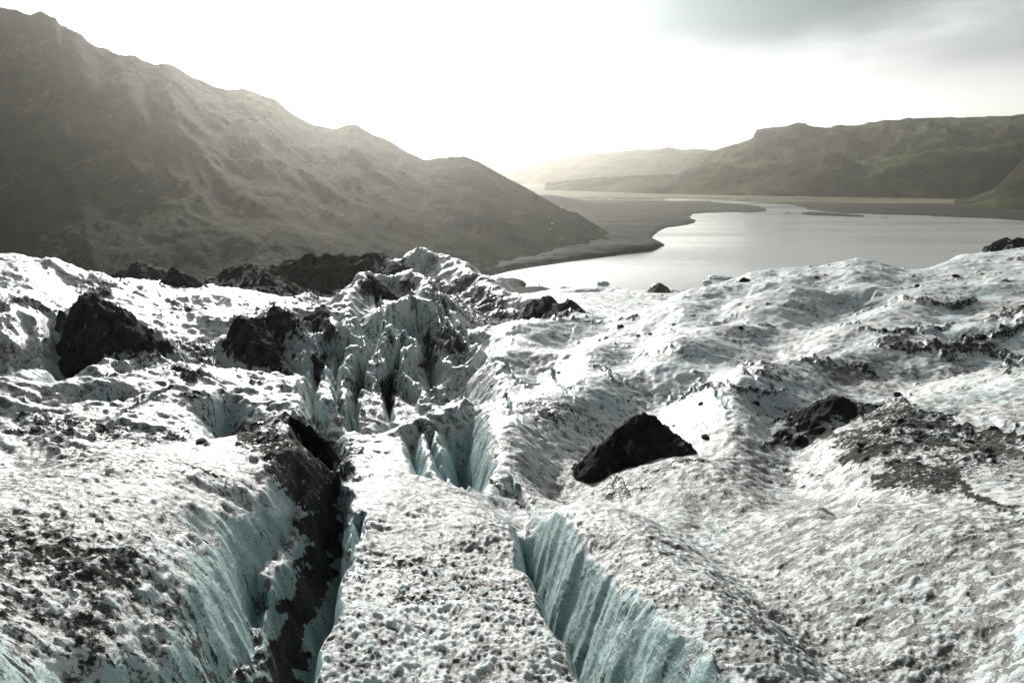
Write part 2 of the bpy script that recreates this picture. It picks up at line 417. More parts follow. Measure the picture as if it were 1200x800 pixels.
def ridge(pts, sl, sr, r=0.15, k=0.3, wob=0.12, reach=None):
    """a crest of ice: pts are (photo x, photo y, metres away); sl / sr are the fall to its two sides"""
    global Z
    p = [P(*q) for q in pts]; d0 = np.mean([q[2] for q in pts])
    reach = reach or d0 * 0.35
    I = poly_near(p, reach); xs, ys = warp(X[I], Y[I], d0 * 0.06, d0 * wob * 0.06, int(abs(p[0][0] * 7)) % 40)
    dist, side, (zc,) = poly_dist(p, xs, ys, [[q[2] for q in p]])
    q = 0.5 + 0.5 * np.clip(side / (dist + 1e-6), -1, 1)
    s = sl + (sr - sl) * q
    zz_ = zc - s * (np.sqrt(dist ** 2 + r * r) - r)
    Z[I] = smax(zz_, Z[I], k)

def crev(pts, wl, wr, depth, sharp=1.6, wob=0.085, dale=False):
    """a crevasse: pts are photo points on the ice; wl / wr widths in metres to the two sides of travel"""
    global Z
    p = [H(*q) for q in pts]; d0 = float(np.mean([math.hypot(q[0], q[1]) for q in p]))
    n = len(p); wl = wl if isinstance(wl, (list, tuple)) else [wl] * n; wr = wr if isinstance(wr, (list, tuple)) else [wr] * n
    dp = depth if isinstance(depth, (list, tuple)) else [depth] * n
    I = poly_near(p, max(max(wl), max(wr)) * 1.4 + 0.3)
    sc = max(1.1, d0 * 0.05)
    xs, ys = warp(X[I], Y[I], sc, sc * wob, int(abs(p[0][0] * 13)) % 40)
    dist, side, (a, b, c) = poly_dist(p, xs, ys, [wl, wr, dp])
    wd = np.where(side > 0, a, b)
    u = np.clip(1 - dist / wd, 0, 1)
    Z[I] -= c * (u * u * (3 - 2 * u) if dale else u ** sharp)

# ---- broad relief
amp = smooth(10, 60, DD)
Z += (0.16 + 0.75 * amp) * fbm(X, Y, 9.0, 2, 0.5, 3) * smooth(6, 14, DD) * (1 - 0.75 * smooth(60, 84, DD))
Z += (0.03 + 0.10 * amp) * ridged(X, Y, 4.6, 3, 0.5, 9) * smooth(6, 14, DD)

# ---- near left mass: falls to the right into the long crevasse
crev([(398,556),(390,600),(383,650),(362,702),(340,748),(326,800),(310,900)], [2.4,3.6,4.0,3.8,3.4,3.2,2.8], [.35,.45,.5,.5,.45,.45,.45], [1.6,4.2,4.8,4.8,4.4,4.2,3.8], 2.5)
crev([(350,556),(338,610),(300,650),(288,690)], .5, .4, .45, 1.4)
crev([(300,690),(285,740),(262,780),(250,830)], .5, .3, .6, 1.4)
# ---- the tongue's right edge: teal crevasse
crev([(603,578),(620,594),(633,630),(654,664),(688,710),(726,762),(757,808),(830,920)], [.4,.6,.7,.7,.7,.7,.7,.7], [.5,.8,1.1,1.15,1.1,1.05,1.0,1.0], [.5,2.2,3.4,4.0,4.2,4.2,4.0,3.8], 2.7)
# ---- shallow dales on the near right hump
crev([(745,536),(800,575),(880,620),(960,670),(1060,720),(1210,780)], 2.0, 3.2, .95, dale=True)
for q in ([(640,568),(720,500),(800,440),(900,400),(1010,352)], [(880,560),(935,485),(1040,432),(1210,398)], [(530,470),(590,452),(640,405),(668,385)]):
    crev(q, 3.6, 4.4, .95, dale=True)
crev([(985,600),(990,588),(995,578)], .4, .5, .25, dale=True)
crev([(900,470),(925,500),(935,560),(985,590)], 2.0, 1.8, .5, dale=True)
for q in ([(700,640),(720,700)], [(1000,620),(1080,600)], [(500,600),(520,680),(500,760)], [(450,620),(440,700)], [(560,640),(610,720)], [(60,580),(150,560),(220,570)]):
    crev(q, .8, .9, .16, dale=True)
for q in ([(860,395),(900,410),(960,412)], [(1000,440),(1060,430),(1130,450)], [(700,500),(760,470),(820,455)], [(620,420),(660,450)], [(620,480),(660,520),(640,560)]):
    crev(q, 2.6, 2.8, .35, dale=True)
crev([(398,548),(390,600),(383,650),(362,702),(340,748),(326,800),(310,900)], .4, 1.7, .42, dale=True)
crev([(603,572),(633,630),(654,664),(688,710),(726,762),(757,808),(830,920)], 1.7, .4, .42, dale=True)
crev([(417,640),(418,620),(425,600)], .10, .16, .5, 1.3)
# ---- hollow behind the tongue
crev([(548,566),(547,548),(541,515),(536,478)], [.8,1.3,1.3,.3], [1.3,1.6,1.2,.2], [1.0,3.4,2.8,.6], 1.9)
crev([(500,556),(485,528),(478,505)], .45, .5, [.8,1.4,.3], 1.8)
crev([(520,560),(506,520),(500,500)], .3, .3, [1.4,1.0,.2], 1.8)
# ---- hollows on the left
crev([(258,512),(262,488),(270,464)], [1.6,2.2,.9], [1.0,1.4,.6], [.6,2.0,.6], 1.9)
crev([(372,520),(378,500),(384,478)], [.9,1.2,.6], [1.0,1.2,.5], [2.0,2.2,.5], 1.6)
crev([(60,470),(90,462),(140,460)], .8, .8, 1.1, 1.6)
# ---- small fissures in the white slope
for f in ([(556,413),(575,421),(595,430),(610,450),(632,450)], [(592,463),(600,485),(612,500),(640,518)],
          [(648,433),(655,452),(672,470),(705,476)], [(830,452),(842,462),(852,478)], [(700,430),(740,455),(760,462)]):
    crev(f, .12, .14, .5, 1.8)
for f in ([(860,435),(885,443),(905,455)], [(1000,352),(1020,350),(1030,348)],
          [(975,372),(1010,362),(1060,356)], [(118,505),(133,494),(150,480),(200,455)]):
    crev(f, .12, .14, .3, 1.8)

# ---- left blocks with blue faces
ridge([(5,452,37),(62,418,40),(84,424,39)], .6, 1.8, .3, .2)
ridge([(90,462,38),(128,421,41),(146,426,41),(190,418,43)], .8, 1.5, .3, .2)
ridge([(60,462,30),(130,446,32),(200,430,35),(240,450,33)], .35, .8, .8, .5)
ridge([(270,470,32),(335,443,34),(352,456,33)], .45, .7, .8, .4)
# ---- skyline hill on the left with a hollow below it
crev([(75,440),(70,420),(78,395)], 1.6, 1.6, 1.6, 1.4)
crev([(30,430),(34,400),(30,375)], .8, .8, .6, 1.4)
ridge([(-120,300,82),(0,302,80),(30,306,80),(60,303,80),(100,320,80),(130,328,82)], .22, .5, 2, .6)
ridge([(-60,345,58),(0,342,57),(40,352,57),(70,368,56)], .25, 1.1, .8, .4)
# ---- bowl of pale ice
crev([(150,398),(200,398),(250,380)], 4.0, 3.0, 1.2, 1.2)
ridge([(112,345,70),(130,340,72),(200,346,74),(270,347,74),(290,352,72)], .45, .3, .6, .4)
for q in ([(268,347,72),(280,368,64)], [(292,352,71),(302,372,62)], [(318,352,72),(345,366,62)]):
    ridge(q, .9, .9, .3, .25)
ridge([(318,366,57),(345,350,68),(362,346,72),(385,352,70)], .8, .9, .6, .4)
# ---- the shattered centre
ridge([(482,317,70),(500,330,66),(522,362,56),(548,396,48.5),(556,412,46)], 1.6, .95, .25, .25, .3)
ridge([(428,322,68),(412,338,62),(398,358,55),(386,382,49.5),(372,410,45)], 1.0, 1.5, .4, .3, .3)
ridge([(446,362,52),(470,352,54),(488,345,57),(500,352,56)], .6, 2.6, .25, .2, .2)
ridge([(428,322,68),(455,324,70),(482,317,70)], .8, 1.2, .5, .4)
ridge([(400,372,49),(420,385,47),(408,430,41),(398,470,36.5),(388,500,32)], 1.8, 2.0, .18, .2, .35)
ridge([(452,376,47.5),(446,410,42.8),(436,450,39),(428,488,34)], 2.2, 2.4, .12, .15, .35)
ridge([(476,388,46.5),(474,420,42),(488,452,38.5),(505,480,34),(528,496,30)], 2.2, 1.6, .15, .15, .35)
ridge([(500,398,46),(512,418,44),(530,430,43),(556,428,43)], 1.4, .8, .3, .25, .3)
ridge([(345,388,49),(362,420,44),(372,450,39)], 1.6, 1.4, .3, .2, .3)
ridge([(455,508,28),(490,495,29),(518,480,30),(545,470,31)], .6, 1.2, .3, .25, .2)
crev([(506,450),(503,420),(497,395)], .7, .8, [1.5,3.0,1.4], 1.6)
crev([(458,492),(456,460),(464,430),(474,402)], .35, .45, [.8,2.6,3.0,1.6], 1.8)
crev([(414,505),(412,480),(424,440),(440,408)], .35, .45, [.8,2.6,3.0,1.4], 1.8)
crev([(372,500),(360,465),(372,430),(385,405)], .6, .6, [.6,2.6,3.0,1.4], 1.7)
for f in ([(484,350),(482,372),(488,395)], [(505,345),(520,380),(540,410)], [(515,350),(535,380),(552,405)], [(440,345),(450,375),(440,400)], [(398,410),(392,450),(398,480)]):
    crev(f, .3, .35, 1.0, 1.6)
# ---- far ridge with the pale peak, its dark flank towards us
ridge([(455,312,126),(478,300,128),(496,290,130),(520,300,126),(536,305,122),(552,314,116),(575,330,106),(598,344,98),(625,352,92),(662,360,88),(700,376,84)], .9, .6, .8, .6, .3, 40)
ridge([(596,350,300),(640,345,310),(672,342,320),(700,338,330),(735,342,320),(768,344,300)], .2, .5, 3, 2, .3, 90)
ridge([(760,350,290),(772,334,290),(790,352,280)], .6, .9, 1, 1, .3, 30)
ridge([(545,398,51),(560,386,52),(590,382,53),(640,378,54),(665,374,55)], .8, .3, .8, .5)

# ---- medium and small relief of the crust
wx, wy = warp(X, Y, 1.2, 0.35, 21)
near = 1 - smooth(25, 60, DD)
g0 = np.hypot(np.gradient(Z, axis=0) / np.gradient(DD, axis=0), np.gradient(Z, axis=1) / (DD * np.gradient(AZ)[None]))
calm = 1 / (1 + (g0 / 1.3) ** 4)                     # steep walls stay clean
cup = np.abs(perlin(wx / 0.62, wy / 0.62, 31)); cup2 = np.abs(perlin(wx / 0.27 + 9, wy / 0.27, 33)); cup3 = np.abs(perlin(wx / 0.12 + 9, wy / 0.12, 35))
gran1 = perlin(X / 0.30, Y / 0.30, 33); gran2 = perlin(X / 0.13 + 9, Y / 0.13, 35); gran3 = perlin(X / 0.065, Y / 0.065 + 4, 37)
gran2 = np.maximum(gran2, -0.25); pit = np.clip(0.5 - 0.7 * gran1 - 0.8 * gran2 * (1 - smooth(12, 24, DD)), 0, 1)
Z += calm * ((0.020 * cup * 2 * (1 - 0.6 * smooth(16, 40, DD))) + near * (0.034 * gran1 + 0.040 * gran2 * (1 - smooth(12, 22, DD)) + 0.026 * gran3 * (1 - smooth(9, 15, DD))))
Z += calm * 0.05 * fbm(X, Y, 1.4, 3, 0.6, 41)
Z += 0.14 * fbm(X, Y, 0.8, 3, 0.5, 43) * smooth(0.5, 1.2, g0) * (1 - smooth(30, 60, DD)) + 0.07 * fbm(X, Y, 2.6, 2, 0.5, 47)
far_a = smooth(30, 90, DD) * (1 - smooth(200, 330, DD))
Z += calm * smooth(16, 30, DD) * (1 - smooth(110, 160, DD)) * (1 - 0.72 * smooth(R(-4), R(2), AZ)[None]) * (0.13 * np.abs(perlin(wx / 1.5, wy / 1.1, 63)) * 2 + 0.06 * np.abs(perlin(wx / .7, wy / .6, 65)) * 2 - .08)
Z += calm * far_a * 0.12 * ridged(X * 0.8 + Y * 0.3, Y * 0.6 - X * 0.2, 2.6, 2, 0.6, 61)
Z += smooth(120, 260, DD) * 0.5 * ridged(X, Y, 14, 3, 0.6, 71)
Z = np.maximum(Z, -CAMZ - 4.0)

# ---- steepness, projected photo position of every vertex
gz_r = np.gradient(Z, axis=0) / np.gradient(DD, axis=0)
gz_a = np.gradient(Z, axis=1) / (DD * np.gradient(AZ)[None])
steep = np.hypot(gz_r, gz_a)
PX, PY = proj(X, Y, Z)

def blur(a, n):
    for _ in range(n):
        a = (a + np.roll(a, 1, 0) + np.roll(a, -1, 0)) / 3; a = (a + np.roll(a, 1, 1) + np.roll(a, -1, 1)) / 3
    return a
low = Z - blur(Z, 60)
ash = np.zeros_like(Z); dirt = 0.30 + 0.45 * fbm(X, Y, 3.5, 3, 0.55, 81) + 0.25 * (1 - smooth(14, 45, DD))
dirt -= np.clip(low, -0.4, 0.4) * 0.2 + 0.22 * smooth(18, 28, DD) * smooth(R(-6), R(0), AZ)[None]
blue = smooth(0.75, 1.9, blur(steep, 4)) * 0.85 + smooth(0.05, 0.8, -low) * 0.35
blue *= 1 - 0.5 * smooth(24, 40, DD) - 0.3 * smooth(60, 110, DD)

def stain(field, poly, val, soft=7.0, dmin=0, dmax=1e9):
    """a traced patch of ash, dust or painted shade on the ice between two distances"""
    xs = [p[0] for p in poly]; ys = [p[1] for p in poly]
    I = np.nonzero((PX > min(xs) - 14) & (PX < max(xs) + 14) & (PY > min(ys) - 14) & (PY < max(ys) + 14) & (DD > dmin) & (DD < dmax) & (np.abs(AZ)[None] < 0.9))
    if len(I[0]) == 0: return
    x, y = PX[I], PY[I]; jit = max(2.0, soft * 1.6)
    x, y = x + jit * 1.3 * fbm(x, y * 1.8, 34, 4, 0.6, 101), y + jit * fbm(x, y * 1.8, 30, 4, 0.6, 107)
    inside = np.zeros(x.shape, bool); dist = np.full(x.shape, 1e9); n = len(poly)
    for i in range(n):
        ax, ay = poly[i]; bx, by = poly[(i + 1) % n]
        c = (ay > y) != (by > y)
        with np.errstate(all='ignore'): xi = ax + (y - ay) * (bx - ax) / (by - ay if by != ay else 1e-9)
        inside ^= c & (x < xi)
        dx, dy = bx - ax, by - ay; L = dx * dx + dy * dy + 1e-9
        tt = np.clip(((x - ax) * dx + (y - ay) * dy) / L, 0, 1)
        dist = np.minimum(dist, np.hypot(x - ax - tt * dx, y - ay - tt * dy))
    sdf = np.where(inside, dist, -dist)
    v = val * np.clip(0.5 + sdf / (2 * soft), 0, 1)
    field[I] = np.maximum(field[I], v)
def line_stain(field, pts, wpx, val, **k):
    up = [(x, y - wpx) for x, y in pts]; dn = [(x, y + wpx) for x, y in pts][::-1]
    stain(field, up + dn, val, **k)

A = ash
# near, left of the long crevasse
stain(A, [(272,503),(300,497),(322,500),(338,486),(360,490),(378,508),(405,535),(400,560),(385,590),(378,640),(352,600),(335,580),(318,560),(300,540),(285,520)], .86, 9, 8, 40)
stain(A, [(300,520),(330,530),(360,560),(380,600),(375,660),(340,700),(320,760),(300,800),(330,800),(360,720),(372,640),(350,560)], .66, 12, 4, 40)
stain(A, [(368,560),(404,556),(400,650),(380,705),(356,750),(344,820),(298,820),(322,750),(344,700),(360,640)], 1.3, 9, 4, 40)  # depth shade of the crevasse floor and right wall, painted in the ash tone
stain(A, [(-20,640),(40,640),(70,720),(60,820),(-20,820)], .60, 16, 4, 16)
stain(A, [(395,520),(425,528),(430,548),(410,560),(390,555)], .72, 8, 8, 40)
stain(A, [(265,800),(285,745),(300,690),(318,690),(310,760),(300,800)], .62, 8, 4, 12)
stain(A, [(30,640),(75,610),(110,640),(120,690),(150,760),(140,810),(60,810),(85,740),(60,680)], .60, 16, 4, 14)
stain(A, [(0,520),(30,482),(60,488),(85,500),(95,530),(50,540),(40,520)], .58, 8, 14, 40)
line_stain(A, [(15,490),(40,484),(62,486),(66,492),(100,525)], 4, .7, soft=4, dmin=14, dmax=50)
line_stain(A, [(215,460),(235,460),(250,475),(248,490)], 6, .8, soft=4, dmin=20, dmax=45)
line_stain(A, [(225,522),(238,517),(248,523)], 4, .8, soft=3, dmin=14, dmax=45)
# left middle
stain(A, [(0,345),(40,342),(72,366),(60,372),(30,360),(0,372)], .72, 6, 40, 75)
stain(A, [(90,352),(100,338),(125,333),(130,345),(105,362),(75,378),(62,378)], .95, 5, 45, 90)
stain(A, [(95,390),(180,398),(250,392),(255,425),(230,445),(205,440),(190,415),(150,412),(90,418)], .66, 9, 30, 60)
stain(A, [(180,400),(245,395),(240,430),(215,448),(200,430)], .72, 7, 30, 60)
stain(A, [(150,413),(195,408),(195,418),(148,424)], .9, 4, 30, 60)
stain(A, [(262,378),(290,372),(305,392),(350,375),(365,395),(360,420),(350,450),(330,440),(300,425),(275,405)], .70, 8, 35, 75)
stain(A, [(315,360),(345,372),(362,398),(350,402),(330,385)], .85, 5, 40, 85)
stain(A, [(370,362),(382,358),(398,388),(392,402),(378,395)], .95, 4, 40, 90)
stain(A, [(330,305),(365,302),(470,302),(478,322),(430,318),(415,325),(395,345),(345,352),(325,335)], .95, 6, 85, 220)
# centre
stain(A, [(425,332),(440,326),(455,342),(440,350),(422,345)], .95, 4, 50, 90)
stain(A, [(462,325),(480,328),(490,345),(470,342)], .80, 4, 55, 90)
stain(A, [(488,390),(505,384),(515,420),(510,442),(498,435),(492,420)], .92, 5, 35, 75)
stain(A, [(450,430),(462,425),(470,450),(462,490),(452,480),(446,455)], .80, 5, 30, 60)
stain(A, [(408,440),(415,430),(425,470),(420,490),(412,470)], .70, 4, 28, 60)
stain(A, [(500,332),(535,320),(575,335),(600,352),(625,372),(600,384),(572,388),(556,412),(535,410),(520,385),(505,355)], .70, 8, 58, 140)
stain(A, [(500,350),(530,345),(550,410),(530,420),(500,385)], .52, 8, 45, 80)
stain(A, [(520,382),(545,398),(556,412),(535,415),(510,400)], .90, 5, 45, 80)
stain(A, [(602,368),(640,356),(664,362),(690,374),(716,388),(700,392),(660,376),(620,382)], .86, 6, 58, 140)
line_stain(A, [(640,362),(665,374),(695,386)], 5, .9, soft=4, dmin=56, dmax=140)
# dark lines along the fissures
for f in ([(556,413),(575,421),(595,430),(610,450),(632,450)], [(592,463),(600,485),(612,500),(640,518)], [(648,433),(655,452),(672,470),(705,476)],
          [(118,505),(133,494),(150,480),(200,455)], [(545,478),(548,510),(550,550)], [(500,500),(508,530),(512,556)], [(480,500),(490,530),(510,560)]):
    line_stain(A, f, 1.6, .66, soft=2.2, dmin=14, dmax=60)
line_stain(A, [(545,562),(580,566),(600,578),(615,592),(625,612)], 5, .66, soft=5, dmin=10, dmax=22)
# right side
line_stain(A, [(820,448),(835,450),(850,464)], 3, .8, soft=3)
line_stain(A, [(870,432),(895,436),(925,445)], 5, .72, soft=4, dmax=45)
line_stain(A, [(1030,400),(1060,406),(1090,408),(1120,416)], 4, .82, soft=4)
line_stain(A, [(1100,418),(1130,406),(1160,412),(1185,430)], 8, .86, soft=5)
line_stain(A, [(1155,378),(1180,368),(1210,356)], 5, .86, soft=4)
line_stain(A, [(1160,398),(1180,388),(1210,372)], 7, .86, soft=4)
line_stain(A, [(1072,385),(1095,388),(1120,382)], 5, .74, soft=4)
stain(A, [(900,520),(960,505),(1010,500),(1060,496),(1110,500),(1160,512),(1210,520),(1210,560),(1150,560),(1100,575),(1040,565),(1000,550),(1060,535),(1000,525),(950,532)], .57, 12, 14, 40)
stain(A, [(965,515),(1010,505),(1060,510),(1070,530),(1000,535),(970,530)], .72, 7, 14, 40)
stain(A, [(1110,500),(1160,505),(1210,518),(1210,540),(1150,530)], .72, 7, 14, 40)
stain(A, [(1020,555),(1060,530),(1100,540),(1140,575),(1080,578),(1025,570)], .80, 7, 12, 40)
stain(A, [(925,478),(960,468),(1000,472),(1060,468),(1110,488),(1130,500),(1040,500),(960,490)], .72, 7, 18, 45)
line_stain(A, [(1130,560),(1160,590),(1210,610)], 7, .62, soft=5, dmax=30)
line_stain(A, [(918,548),(945,556),(965,562)], 3, .72, soft=3, dmax=40)
line_stain(A, [(860,500),(890,482),(930,478),(960,480)], 3, .64, soft=3, dmax=40)
for pts, wd_ in (([(890,524),(960,510),(1040,502),(1110,500),(1210,516)], 5), ([(930,505),(985,492),(1050,494),(1120,503)], 4), ([(985,540),(1040,528),(1090,520),(1150,530),(1210,535)], 6),
                 ([(1020,566),(1070,545),(1110,552),(1145,585),(1210,612)], 6), ([(1040,400),(1100,408),(1150,404),(1210,420)], 4), ([(1000,385),(1060,392),(1110,388)], 2.5),
                 ([(850,448),(880,462),(925,462)], 3), ([(780,470),(815,455),(850,452)], 2.5), ([(700,430),(716,438),(726,450)], 2.5), ([(940,418),(990,428),(1030,440)], 2.5), ([(1060,350),(1110,356),(1150,352)], 2.5)):
    line_stain(A, pts, wd_, .98, soft=4, dmin=14, dmax=90)
# dust bands on the near humps
Dm = dirt
line_stain(Dm, [(0,640),(60,630),(110,680),(150,780)], 30, 1.15, soft=20, dmax=16)
stain(Dm, [(0,560),(120,540),(230,530),(250,600),(180,640),(80,640),(0,620)], .85, 20, 6, 30)
line_stain(Dm, [(430,560),(480,600),(560,660),(600,720),(640,800)], 34, .85, soft=26, dmax=24)
line_stain(Dm, [(760,545),(830,600),(920,650),(1010,710),(1210,760)], 20, 1.05, soft=20, dmax=24)
stain(Dm, [(820,760),(900,700),(1050,740),(1200,740),(1200,820),(800,820)], 0.9, 26, 4, 14)
stain(Dm, [(700,545),(770,535),(860,560),(840,600),(760,610)], .95, 16, 10, 30)
stain(Dm, [(880,580),(1000,570),(1200,600),(1200,690),(1050,680),(900,620)], .85, 20, 8, 24)
stain(Dm, [(900,400),(1010,420),(1080,450),(1060,470),(960,450)], .85, 12, 18, 60)
# dust follows the shape: dirty slopes on the serac faces
LDD = np.log(DD)
streak = fbm(AZ[None] * 95 + 0 * DD, LDD * 5.5 + 2 * fbm(AZ[None] * 20 + 0 * DD, LDD * 6, 1, 2), 1.0, 4, 0.6, 131)
ash = np.maximum(ash, (0.34 + 0.36 * streak) * smooth(0.5, 1.3, steep) * smooth(22, 30, DD) * (1 - smooth(R(0), R(5), AZ)[None]) * (1 - smooth(90, 110, DD)))
ash_auto = 0.24 + 0.42 * fbm(X * 1.0, Y * 0.45, 6.0, 4, 0.62, 91)
line_amt = smooth(22, 40, DD) * (1 - smooth(560, 640, PX))
ash = np.maximum(ash, (ash_auto * 0.9 + 0.06) * line_amt)
ash = np.maximum(ash, (0.16 + 0.38 * fbm(X * 0.5, Y * 1.3, 5.0, 4, 0.62, 97)))
thick_ = smooth(0.48, 0.70, ash + 0.35 * fbm(X, Y, 1.5, 4, 0.6, 121)) * (np.abs(AZ)[None] < 0.9)
Z = Z + thick_ * np.clip(DD / 25, 0.3, 2) * (0.10 + 0.10 * fbm(X, Y, 0.9, 4, 0.65, 125)) / (1 + steep)
ash = np.clip(ash, 0, 1.3); blue = np.clip(blue, 0, 1)

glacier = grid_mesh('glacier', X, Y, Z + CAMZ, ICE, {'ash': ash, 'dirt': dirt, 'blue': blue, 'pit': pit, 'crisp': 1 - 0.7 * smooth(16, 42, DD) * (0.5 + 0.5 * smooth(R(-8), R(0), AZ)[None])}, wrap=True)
tag(glacier, 'crevassed white and blue glacier ice streaked with black ash, running down to the lake', 'glacier', kind='structure')

# ---- separate heaps of ash and rock standing on the ice
def heap(name, label, cat, pts, sl, sr, r=0.3, rough=0.10, group=None, k=0.1, wob=.5, rimk=1.0):
    """a heap with its own crest line; built over the ice below it and sunk a little into it"""
    p = [P(*q) for q in pts]; d0 = float(np.mean([q[2] for q in pts]))
    reach = d0 * 0.16 + 1
    I0 = poly_near(p, reach)
    xs, ys = warp(X[I0], Y[I0], d0 * 0.03, d0 * wob * 0.010, 5 + int(pts[0][0]) % 30)
    if len(p) == 1: p = p * 2
    dist, side, (zc,) = poly_dist(p, xs, ys, [[q[2] for q in p]])
    q = 0.5 + 0.5 * np.clip(side / (dist + 1e-6), -1, 1)
    s = sl + (sr - sl) * q
    hz = zc - s * (np.sqrt(dist ** 2 + r * r) - r)
    wl_ = max(0.35, d0 * 0.018)
    hz = hz + d0 * 0.012 * rough * 10 * ridged(X[I0], Y[I0], wl_ * 1.8, 5, 0.62, 15) * 0.42 + 0.3 * rough * fbm(X[I0], Y[I0], wl_ * .5, 3, 0.6, 17)
    HZ = np.full(Z.shape, -1e3); HZ[I0] = hz
    rim = np.zeros(Z.shape); rim[I0] = rimk * (1 - smooth(0.0, max(0.3, d0 * 0.035), hz - Z[I0]))
    HZ = np.where(HZ > Z - 0.02, np.maximum(HZ, Z - 0.02), Z - 0.06)
    mk = HZ > Z - 0.03; r0, r1 = I0[0].min(), I0[0].max() + 1; c0, c1 = I0[1].min(), I0[1].max() + 1
    sub = mk[r0:r1, c0:c1]; one = np.zeros(sub.shape, bool)
    if not sub.any(): return None
    one[np.unravel_index(np.argmax(np.where(sub, (HZ - Z)[r0:r1, c0:c1], -1e9)), sub.shape)] = True
    while True:                                            # keep the one connected heap
        g_ = one.copy(); g_[1:] |= one[:-1]; g_[:-1] |= one[1:]; g_[:, 1:] |= g_[:, :-1].copy(); g_[:, :-1] |= g_[:, 1:].copy(); g_ &= sub
        if g_.sum() == one.sum(): break
        one = g_
    mk = np.zeros(Z.shape, bool); mk[r0:r1, c0:c1] = one
    o = grid_mesh(name, X, Y, HZ + CAMZ, ROCK, {'rim': rim}, mask=mk)
    if o: tag(o, label, cat, group)
    return o

G = 'heaps of black ash on the glacier'
heap('ash_cone', 'sharp dark cone standing alone on the white rim above the pale bowl of ice', 'ash cone', [(205,314,88)], .95, .8, .15, .05, G, rimk=0.3)
heap('ash_cone', 'low wide black cone furthest back, just left behind the sharp lone cone', 'ash cone', [(150,317,128),(165,308,128),(178,314,128)], .5, .5, .5, .05, G, rimk=0.3)
heap('ash_mound', 'large black pyramid-shaped mound left of the pale bowl', 'ash mound', [(96,356,53),(104,353,51),(128,369,49),(158,392,47.5)], .85, 1.6, .2, .11, G, wob=1.2, rimk=1.5)
heap('ash_mound', 'small rounded black mounds below the mountain, right of the lone cone', 'ash mound', [(252,330,108),(272,318,108),(284,313,108),(298,322,104),(308,332,98)], .55, .6, .5, .10, G)
heap('ash_mound', 'broad black ridge with a thin white cap, left of the pale ice peak', 'ash mound', [(322,322,132),(338,310,132),(352,304,132),(366,302,132),(398,304,130),(420,307,128),(446,302,128),(458,311,126),(474,318,122)], .7, .42, .8, .10, G)
heap('ash_mound', 'small dark hump behind the broad black ridge at its left end', 'ash mound', [(305,318,140),(318,313,140),(330,318,140)], .6, .5, .5, .08, G)
heap('ash_cone', 'black tooth of ash on the shattered ice left of the centre white peak', 'ash cone', [(430,325,68),(438,330,66)], 1.0, .9, .2, .08, G, rimk=0.3)
heap('ash_cone', 'steep black wedge in the ice gully left of the tall seracs', 'ash cone', [(374,362,56),(384,376,52),(388,395,49)], 1.4, 1.0, .2, .08, G, rimk=0.3)
heap('ash_mound', 'black streaked wedge at the foot of the pale bowl, with a pointed top', 'ash mound', [(287,374,50),(298,392,47),(314,418,44),(330,440,42)], .85, 1.2, .2, .11, G, wob=1.2, rimk=1.5)
heap('ash_mound', 'second black streaked wedge directly right of the pointed one below the bowl', 'ash mound', [(322,362,53),(338,378,49.5),(354,400,46.5),(358,432,43)], .9, 1.0, .2, .11, G, wob=1.2, rimk=1.5)
heap('ash_cone', 'small black pyramid at the right end of the dark moraine, left of the white slope', 'ash cone', [(704,372,66)], 1.1, .9, .15, .05, G, rimk=0.3)
heap('ash_mound', 'long black moraine of peaks running down to the small black pyramid', 'ash mound', [(604,366,92),(625,358,90),(640,351,88),(652,362,86),(664,356,84),(676,368,80),(692,376,76)], .8, .7, .3, .10, G)
heap('ash_mound', 'dark brown rocky mound half hidden behind the near white hump', 'ash mound', [(716,518,24.8),(726,506,25.1),(740,494,25.3),(754,489,25.5),(768,494,25.3),(782,507,25),(802,524,24)], 1.0, 1.0, .12, .10, G, rimk=-0.5)
heap('ash_mound', 'small domed black mound on the snowy slope below the skyline dip', 'ash mound', [(806,374,54),(815,371,54)], .8, .8, .15, .05, G)
heap('ash_mound', 'tiny black mound on the white slope right of the domed one', 'ash mound', [(900,379,50)], .8, .6, .12, .04, G)
heap('ash_mound', 'black debris ridge behind the black patches on the right slope', 'ash mound', [(985,468,29),(1006,474,29),(1040,480,29),(1062,470,29),(1084,474,29),(1110,490,27.5)], .8, .5, .12, .08, G)
heap('ash_mound', 'black debris hump nearest to us in the right black patches', 'ash mound', [(1030,548,21.5),(1062,532,22.5),(1090,540,22),(1120,560,20.5)], .7, .4, .15, .07, G)
heap('ash_mound', 'flat black mound behind the skyline at the far right', 'ash mound', [(1165,290,125),(1180,285,125),(1215,285,125)], 1.3, .9, .8, .08, G)
heap('ash_mound', 'lumpy black crust on the crest where the long near crevasse begins', 'ash mound', [(300,503,20.3),(318,503,20.8),(340,489,21.5),(362,499,21),(382,517,20)], 2.5, 6.0, .05, .05, G)
heap('ash_cone', 'dark fin on the far ice tongue by the water', 'ash cone', [(769,338,286),(772,333,287),(780,342,284)], .8, 1.0, .5, .05, G, rimk=0.3)

# ================================================================== FAR LAND
NT_R = 760
TAZ = np.linspace(R(-62), R(62), 1150)
TD = np.exp(np.linspace(math.log(230), math.log(11500), NT_R))
TX = TD[:, None] * np.sin(TAZ)[None]; TY = TD[:, None] * np.cos(TAZ)[None]; TDD = np.broadcast_to(TD[:, None], TX.shape); TAA = np.broadcast_to(TAZ[None], TX.shape)

